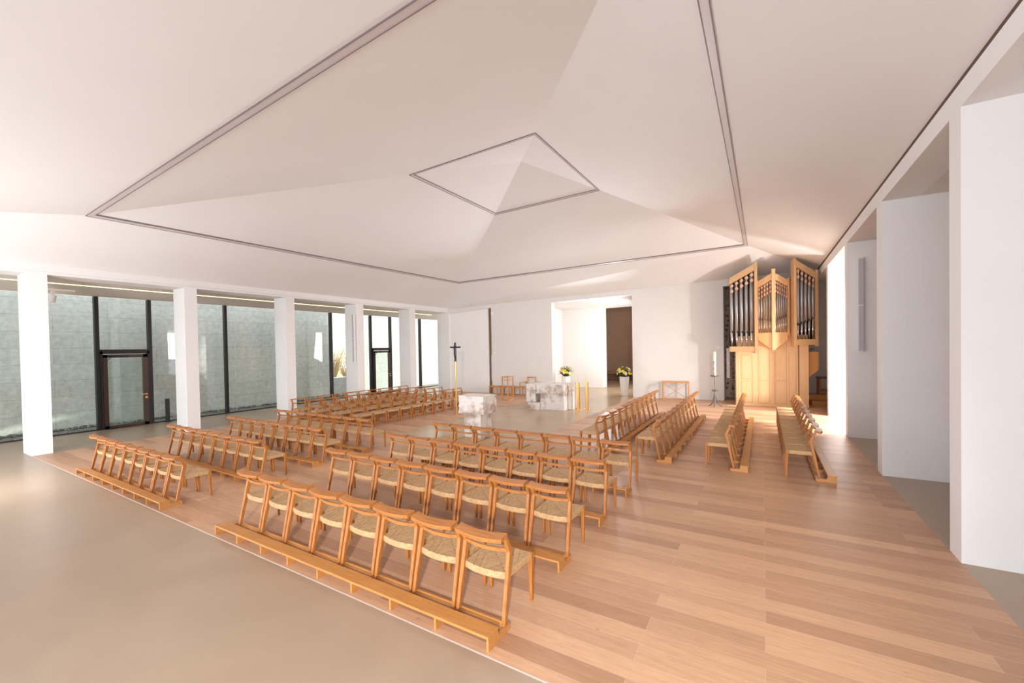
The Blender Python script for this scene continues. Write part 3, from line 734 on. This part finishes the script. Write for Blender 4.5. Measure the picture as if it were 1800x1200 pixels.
def speaker(loc, rz, h, lab, arm):
    t = thing('column_speaker', lab, 'loudspeaker', loc, rz, 'slim column loudspeakers')
    MB().box(-.055, .055, -.13, -.04, 0, h).build('cabinet', M['whitepaint'], t, bevel=.004); MB().box(-.045, .045, -.137, -.131, .02, h - .02).build('grille', M['greyspk'], t)
    m = MB(); m.box(-.02, .02, -.04, 0, h * .2, h * .2 + .05); m.box(-.02, .02, -.04, 0, h * .8, h * .8 + .05); m.build('bracket', M['whitepaint'], t)
    MB().box(-.056, .056, -.139, -.035, h * .49, h * .5).build('joint', M['whitepaint'], t)
    if arm: MB().bar((.055, -.02, h * .875), (arm, -.02, h * .89), .02, .02).build('cable_rod', M['whitepaint'], t)
speaker((2.03, 12.798, 2.1), 0, 2.24, 'slim white column loudspeaker on the third wing wall at right', .9)
speaker((-14.83, 11.588, 1.84), 0, 2.02, 'slim white column loudspeaker on the fourth left column', 0)
speaker((-1.22, 18.90, .95), 0, 1.2, 'slim white column loudspeaker in the recess left of the organ', 0)
t = thing('track_spotlight', 'white track with a spotlight under the left aisle ceiling', 'spotlight', (-16.5, 3.3, 4.12))
MB().box(-.02, .02, -.2, .42, -.02, .02).build('track', M['whitepaint'], t); m = MB(); m.box(-.03, .03, -.03, .03, -.14, -.02); m.build('bracket', M['whitepaint'], t)
MB().tube([(0, .02, -.16, .055), (0, -.02, -.34, .06)], 14).build('lamp_head', M['whitepaint'], t)

# ------------------------------------------------------------------ organ
OX, OY = .30, 17.92
TO = math.atan(.12)
organ = thing('pipe_organ', 'light wood pipe organ with two raised side towers and a pointed centre', 'organ', (OX, OY, 0), TO)
# local coords: x along front, y back, lower case front at y=0
def OB(nm, m, mat='organwood', par=None, bev=.004): return m.build(nm, M[mat], par or organ, bevel=bev)
# lower case
low = OB('lower_case', MB().box(-1.13, 1.10, 0, .75, 0, 2.62))
m = MB()
for x0, x1, z0, z1, pk in ((-1.03, -.66, .12, .93, 0), (-1.03, -.66, 1.0, 1.9, 0)):
    for a, b in (((x0, z0), (x1, z0)), ((x1, z0), (x1, z1)), ((x1, z1), (x0, z1)), ((x0, z1), (x0, z0))): m.bar((a[0], -.002, a[1]), (b[0], -.002, b[1]), .008, .006)
for x0, x1, zl, zr in ((-.46, -.10, 2.28, 2.08), (.08, .44, 2.08, 2.32)):
    for a, b in (((x0, .1), (x1, .1)), ((x1, .1), (x1, zr)), ((x1, zr), (x0, zl)), ((x0, zl), (x0, .1))): m.bar((a[0], -.002, a[1]), (b[0], -.002, b[1]), .008, .006)
    m.bar((x0 + .06, -.002, .95), (x1 - .06, -.002, .95), .006, .006)
    m.bar((x0 + .06, -.002, .2), (x0 + .06, -.002, zl - .1), .006, .006); m.bar((x1 - .06, -.002, .2), (x1 - .06, -.002, zr - .1), .006, .006)
for x in (.52, .74): m.bar((x, -.002, .12), (x, -.002, 2.0), .006, .006)
m.build('panel_joints', M['organline'], low)
m = MB()
for x0, x1, z0, z1 in ((-.99, -.70, .16, .89), (-.99, -.70, 1.04, 1.86), (-.41, -.15, .15, .91), (-.41, -.15, .99, 2.02), (.13, .39, .15, .91), (.13, .39, .99, 2.02), (.55, .71, .15, .91), (.55, .71, .99, 1.95)):
    m.box(x0, x1, -.008, .0, z0, z1)
OB('panel', m, 'organwood', low, .002)
OB('corner_post', MB().box(-1.20, -1.135, -.02, .5, 0, 2.1)); OB('corner_post', MB().box(.84, 1.12, -.03, .5, 0, 2.42))
OB('shadow_joint', MB().box(.80, .835, -.012, .02, .0, 2.3), 'organline', low, 0)
OB('plinth', MB().box(-1.22, 1.12, -.05, .0, 0, .07))

def tower(nm, A, Bp, zb, zta, ztb, npipes, dep=.55, postA=.09, postB=.09, lean=None, mouthA=.62, mouthB=.5, sill=.20, pipe_r=None, zpa=None, dark_side=None):
    """A,Bp: (x,y) of left and right front corners; zb bottom, zta/ztb top heights at A and B"""
    A = Vector((*A, 0)); B = Vector((*Bp, 0)); d = (B - A); W = d.length; d.normalize(); n = Vector((0, 1, 0))  # depth runs straight back
    def P(s, o, z): return A + d * s + n * o + Vector((0, 0, z))
    t = bpy.data.objects.new(nm, None); COL.objects.link(t); t.parent = organ
    def zt(s): return zta + (ztb - zta) * s / W
    def bx(name, s0, s1, o0, o1, z0, z1a, z1b, mat, bev=.003, z0b=None):
        z0b = z0 if z0b is None else z0b
        m = MB(); m.hexa([P(s0, o0, z0), P(s1, o0, z0b), P(s1, o1, z0b), P(s0, o1, z0)], [P(s0, o0, z1a), P(s1, o0, z1b), P(s1, o1, z1b), P(s0, o1, z1a)]); return OB(name, m, mat, t, bev)
    if postA: bx('post', -postA, 0, -.02, dep, zb - .05, zta + .06, zta + .06, 'organwood')
    if postB: bx('post', W, W + postB, -.02, dep, zb - .05, ztb + .06, ztb + .06, 'organwood')
    bx('sill', 0, W, 0, dep, zb, zb + sill, zb + sill, 'organwood')
    bx('cornice', 0, W, 0, dep, zt(0) - .24, zt(0), zt(W), 'organwood', .003, zt(W) - .24)
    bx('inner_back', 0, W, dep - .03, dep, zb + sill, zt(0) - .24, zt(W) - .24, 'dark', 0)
    z0 = zb + sill
    pw_ = W / npipes; r = pipe_r or pw_ * .36
    carve = MB()
    for i in range(npipes):
        s = pw_ * (i + .5); f = (i + .5) / npipes; ft = mouthA + (mouthB - mouthA) * f
        c = P(s, .13, 0); top = zt(s) - .30
        m = MB().tube([(c.x, c.y, z0 + ft, r), (c.x, c.y, top, r)], 14); o = m.build('pipe', M['pipe'], t, smooth=True)
        MB().tube([(c.x, c.y, z0 + .0, r * .22), (c.x, c.y, z0 + ft - .012, r * .97)], 14).build('pipe_foot', M['pipefoot'], o, smooth=True)
        cc = P(s, .13 - r, 0); mm = MB(); e1 = d * (r * .7); lo = z0 + ft
        mm.hexa([cc - e1 + Vector((0, 0, lo)), cc + e1 + Vector((0, 0, lo)), cc + e1 + n * .01 + Vector((0, 0, lo)), cc - e1 + n * .01 + Vector((0, 0, lo))],
                [cc - e1 + Vector((0, 0, lo + .04)), cc + e1 + Vector((0, 0, lo + .04)), cc + e1 + n * .01 + Vector((0, 0, lo + .04)), cc - e1 + n * .01 + Vector((0, 0, lo + .04))]); mm.build('pipe_mouth', M['dark'], o)
        # two hanging diamonds in front of every pipe top
        zz = zt(s) - .25; nd = 2 + (0 if (npipes > 5 and i % 2) else 1) if pipe_r is None else 2
        nd = 2 if W > .6 else 3
        hgt = .17 if W > .6 else .125; wd = pw_ * .78
        for k in range(nd):
            cz = zz - hgt * (k + .5) - (.03 * k) - .012; q = P(s, .02, cz)
            carve.prism([q + Vector((0, 0, hgt / 2)), q + d * wd / 2, q - Vector((0, 0, hgt / 2)), q - d * wd / 2], n * .02)
        q = P(s, .02, 0); carve.bar(P(s, .03, zz + .02), P(s, .03, zz - nd * hgt - .03), .012, .012, (0, 1, 0))
    carve.build('carving', M['carve'], t)
    return t
# towers: placed so their inner posts stand forward
tower('side_tower', (-1.40, -.10), (-.62, -.56), 2.03, 4.83, 5.22, 5, .6, 0, .10, mouthA=.56, mouthB=.50)
tower('side_tower', (.66, -.62), (1.30, -.18), 2.25, 5.22, 4.84, 5, .6, .10, .12, mouthA=.50, mouthB=.76)
tower('centre_panel', (-.47, -.18), (-.06, -.42), 2.66, 4.62, 4.86, 5, .5, .08, 0, mouthA=.52, mouthB=.42, sill=.06)
tower('centre_panel', (.04, -.42), (.46, -.18), 2.66, 4.86, 4.62, 6, .5, 0, .08, mouthA=.42, mouthB=.62, sill=.06)
OB('centre_post', MB().box(-.065, .045, -.47, -.36, 2.08, 5.0))
m = MB(); m.hexa([(-.47, -.17, 2.45), (-.06, -.41, 2.1), (-.06, .1, 2.1), (-.47, .1, 2.45)], [(-.47, -.17, 2.665), (-.06, -.41, 2.665), (-.06, .1, 2.665), (-.47, .1, 2.665)]); OB('centre_base', m)
m = MB(); m.hexa([(.04, -.41, 2.1), (.46, -.17, 2.45), (.46, .1, 2.45), (.04, .1, 2.1)], [(.04, -.41, 2.665), (.46, -.17, 2.665), (.46, .1, 2.665), (.04, .1, 2.665)]); OB('centre_base', m)
# upper backing cases
OB('upper_case', MB().box(-.60, .62, .0, .7, 2.62, 4.6), 'organwood')
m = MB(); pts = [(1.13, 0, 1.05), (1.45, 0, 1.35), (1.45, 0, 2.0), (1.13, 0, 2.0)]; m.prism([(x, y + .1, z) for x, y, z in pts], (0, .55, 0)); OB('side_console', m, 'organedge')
t = thing('music_stand', 'small black music stand lamp on top of the organ side console', 'lamp', (1.52, 18.45, 2.005)); MB().bar((-.05, 0, 0), (.03, 0, .09), .015, .015, (0, 1, 0)).build('arm', M['black'], t); MB().box(-.02, .1, -.03, .03, .085, .11).build('head', M['black'], t)
# steps and organ bench
t = thing('organ_steps', 'wooden steps leading up beside the organ', 'steps', (1.6, 19.1, 0), TO)
MB().box(-.1, 1.1, -.45, 0, 0, .17).build('step', M['oaky'], t); MB().box(-.1, 1.1, -.0, .8, 0, .34).build('step', M['oaky'], t)
t = thing('organ_bench', 'dark wooden organ bench with padded top right of the organ', 'bench', (2.15, 19.65, .34), TO)
BR = wood('bench brown', (.28, .11, .03), (.38, .16, .05), 0)
MB().box(-.35, .35, -.2, .2, .60, .66).build('seat', plain('bench leather', (.16, .06, .03), .45), t, bevel=.01); MB().box(-.33, -.27, -.18, .18, 0, .6).build('side', BR, t); MB().box(.27, .33, -.18, .18, 0, .6).build('side', BR, t); MB().box(-.27, .27, -.02, .02, .1, .2).build('stretcher', BR, t)

# ------------------------------------------------------------------ light
W = bpy.data.worlds.new('world'); S.world = W; W.use_nodes = True; bg = W.node_tree.nodes['Background']
bg.inputs['Color'].default_value = (.90, .97, 1.06, 1); bg.inputs['Strength'].default_value = 2.2
def light(kind, name, loc, target, energy, size=None, col=(1, 1, 1), sy=None, spread=None):
    l = bpy.data.lights.new(name, kind); o = bpy.data.objects.new(name, l); COL.objects.link(o); o.location = loc
    d = Vector(target) - Vector(loc); o.rotation_euler = d.to_track_quat('-Z', 'Y').to_euler(); l.energy = energy; l.color = col
    if kind == 'AREA':
        l.size = size
        if sy: l.shape = 'RECTANGLE'; l.size_y = sy
        if spread: l.spread = spread
    elif kind == 'SUN': l.angle = size
    elif kind in ('POINT', 'SPOT'): l.shadow_soft_size = size
    return o
WARM = (.95, 1, 1.08)
light('AREA', 'entrance fill', (-5, -6.5, 2.6), (-5.5, 10, 2.4), 170, 15, WARM, 4.5)  # added area fill behind the camera; entrance windows are assumed
light('AREA', 'entrance ceiling fill', (-6.5, -5.0, .9), (-6.8, 10.5, 8.5), 300, 13, WARM, 1.6)  # added light aimed upward to lift the ceiling, no real fixture
sp = light('SPOT', 'recess ceiling fill', (-6.9, 21.6, 2.6), (-6.4, 8.5, 6.2), 2300, .3, WARM); sp.data.spot_size = math.radians(70); sp.data.spot_blend = 1  # added spot that brightens the ceiling from the far side
light('AREA', 'nave fill', (-6.5, 9.8, 6.9), (-6.5, 9.8, 0), 60, 3.5, WARM, 3.5)  # added overhead fill; no lamp hangs here
sp = light('SPOT', 'camera side lamp', (1.7, -3.5, 3.3), (-3.9, 6.0, .2), 2700, .2, (1, .97, .93)); sp.data.spot_size = math.radians(66); sp.data.spot_blend = .7
light('POINT', 'low floor glow left', (-11.8, .2, 1.25), (0, 0, 0), 330, .12, (1, .99, .98))
sp = light('SPOT', 'low floor glow right', (3.0, 14.9, 1.0), (-.1, 17.9, 3.4), 520, .08, (1, .96, .91)); sp.data.spot_size = math.radians(84); sp.data.spot_blend = .3
light('AREA', 'right bay daylight', (5.0, 14.7, 2.9), (0.6, 15.2, 0), 380, 2.2, (1, .97, .94), 2.4, math.radians(100))
light('AREA', 'recess jamb fill', (-5.2, 20.8, 2.6), (-10, 20.3, 1.6), 130, 1.6, (1, .97, .93), 2.4)  # added light hidden behind the right jamb to whiten the recess walls
light('POINT', 'chapel lamp', (-6.75, 25.5, 4.5), (0, 0, 0), 25, .3, (1, .82, .65))
light('SUN', 'sun', (10, 60, 15), (10 - 25, 60 - 97, 15 - 25), 14, math.radians(.5), (1, .95, .86))
S.view_settings.view_transform = 'Standard'; S.view_settings.look = 'None'; S.view_settings.gamma = 1; S.view_settings.use_curve_mapping = False
S.view_settings.exposure = .33
S.cycles.max_bounces = 8; S.cycles.diffuse_bounces = 6; S.cycles.use_denoising = True
S.cycles.sample_clamp_indirect = 6
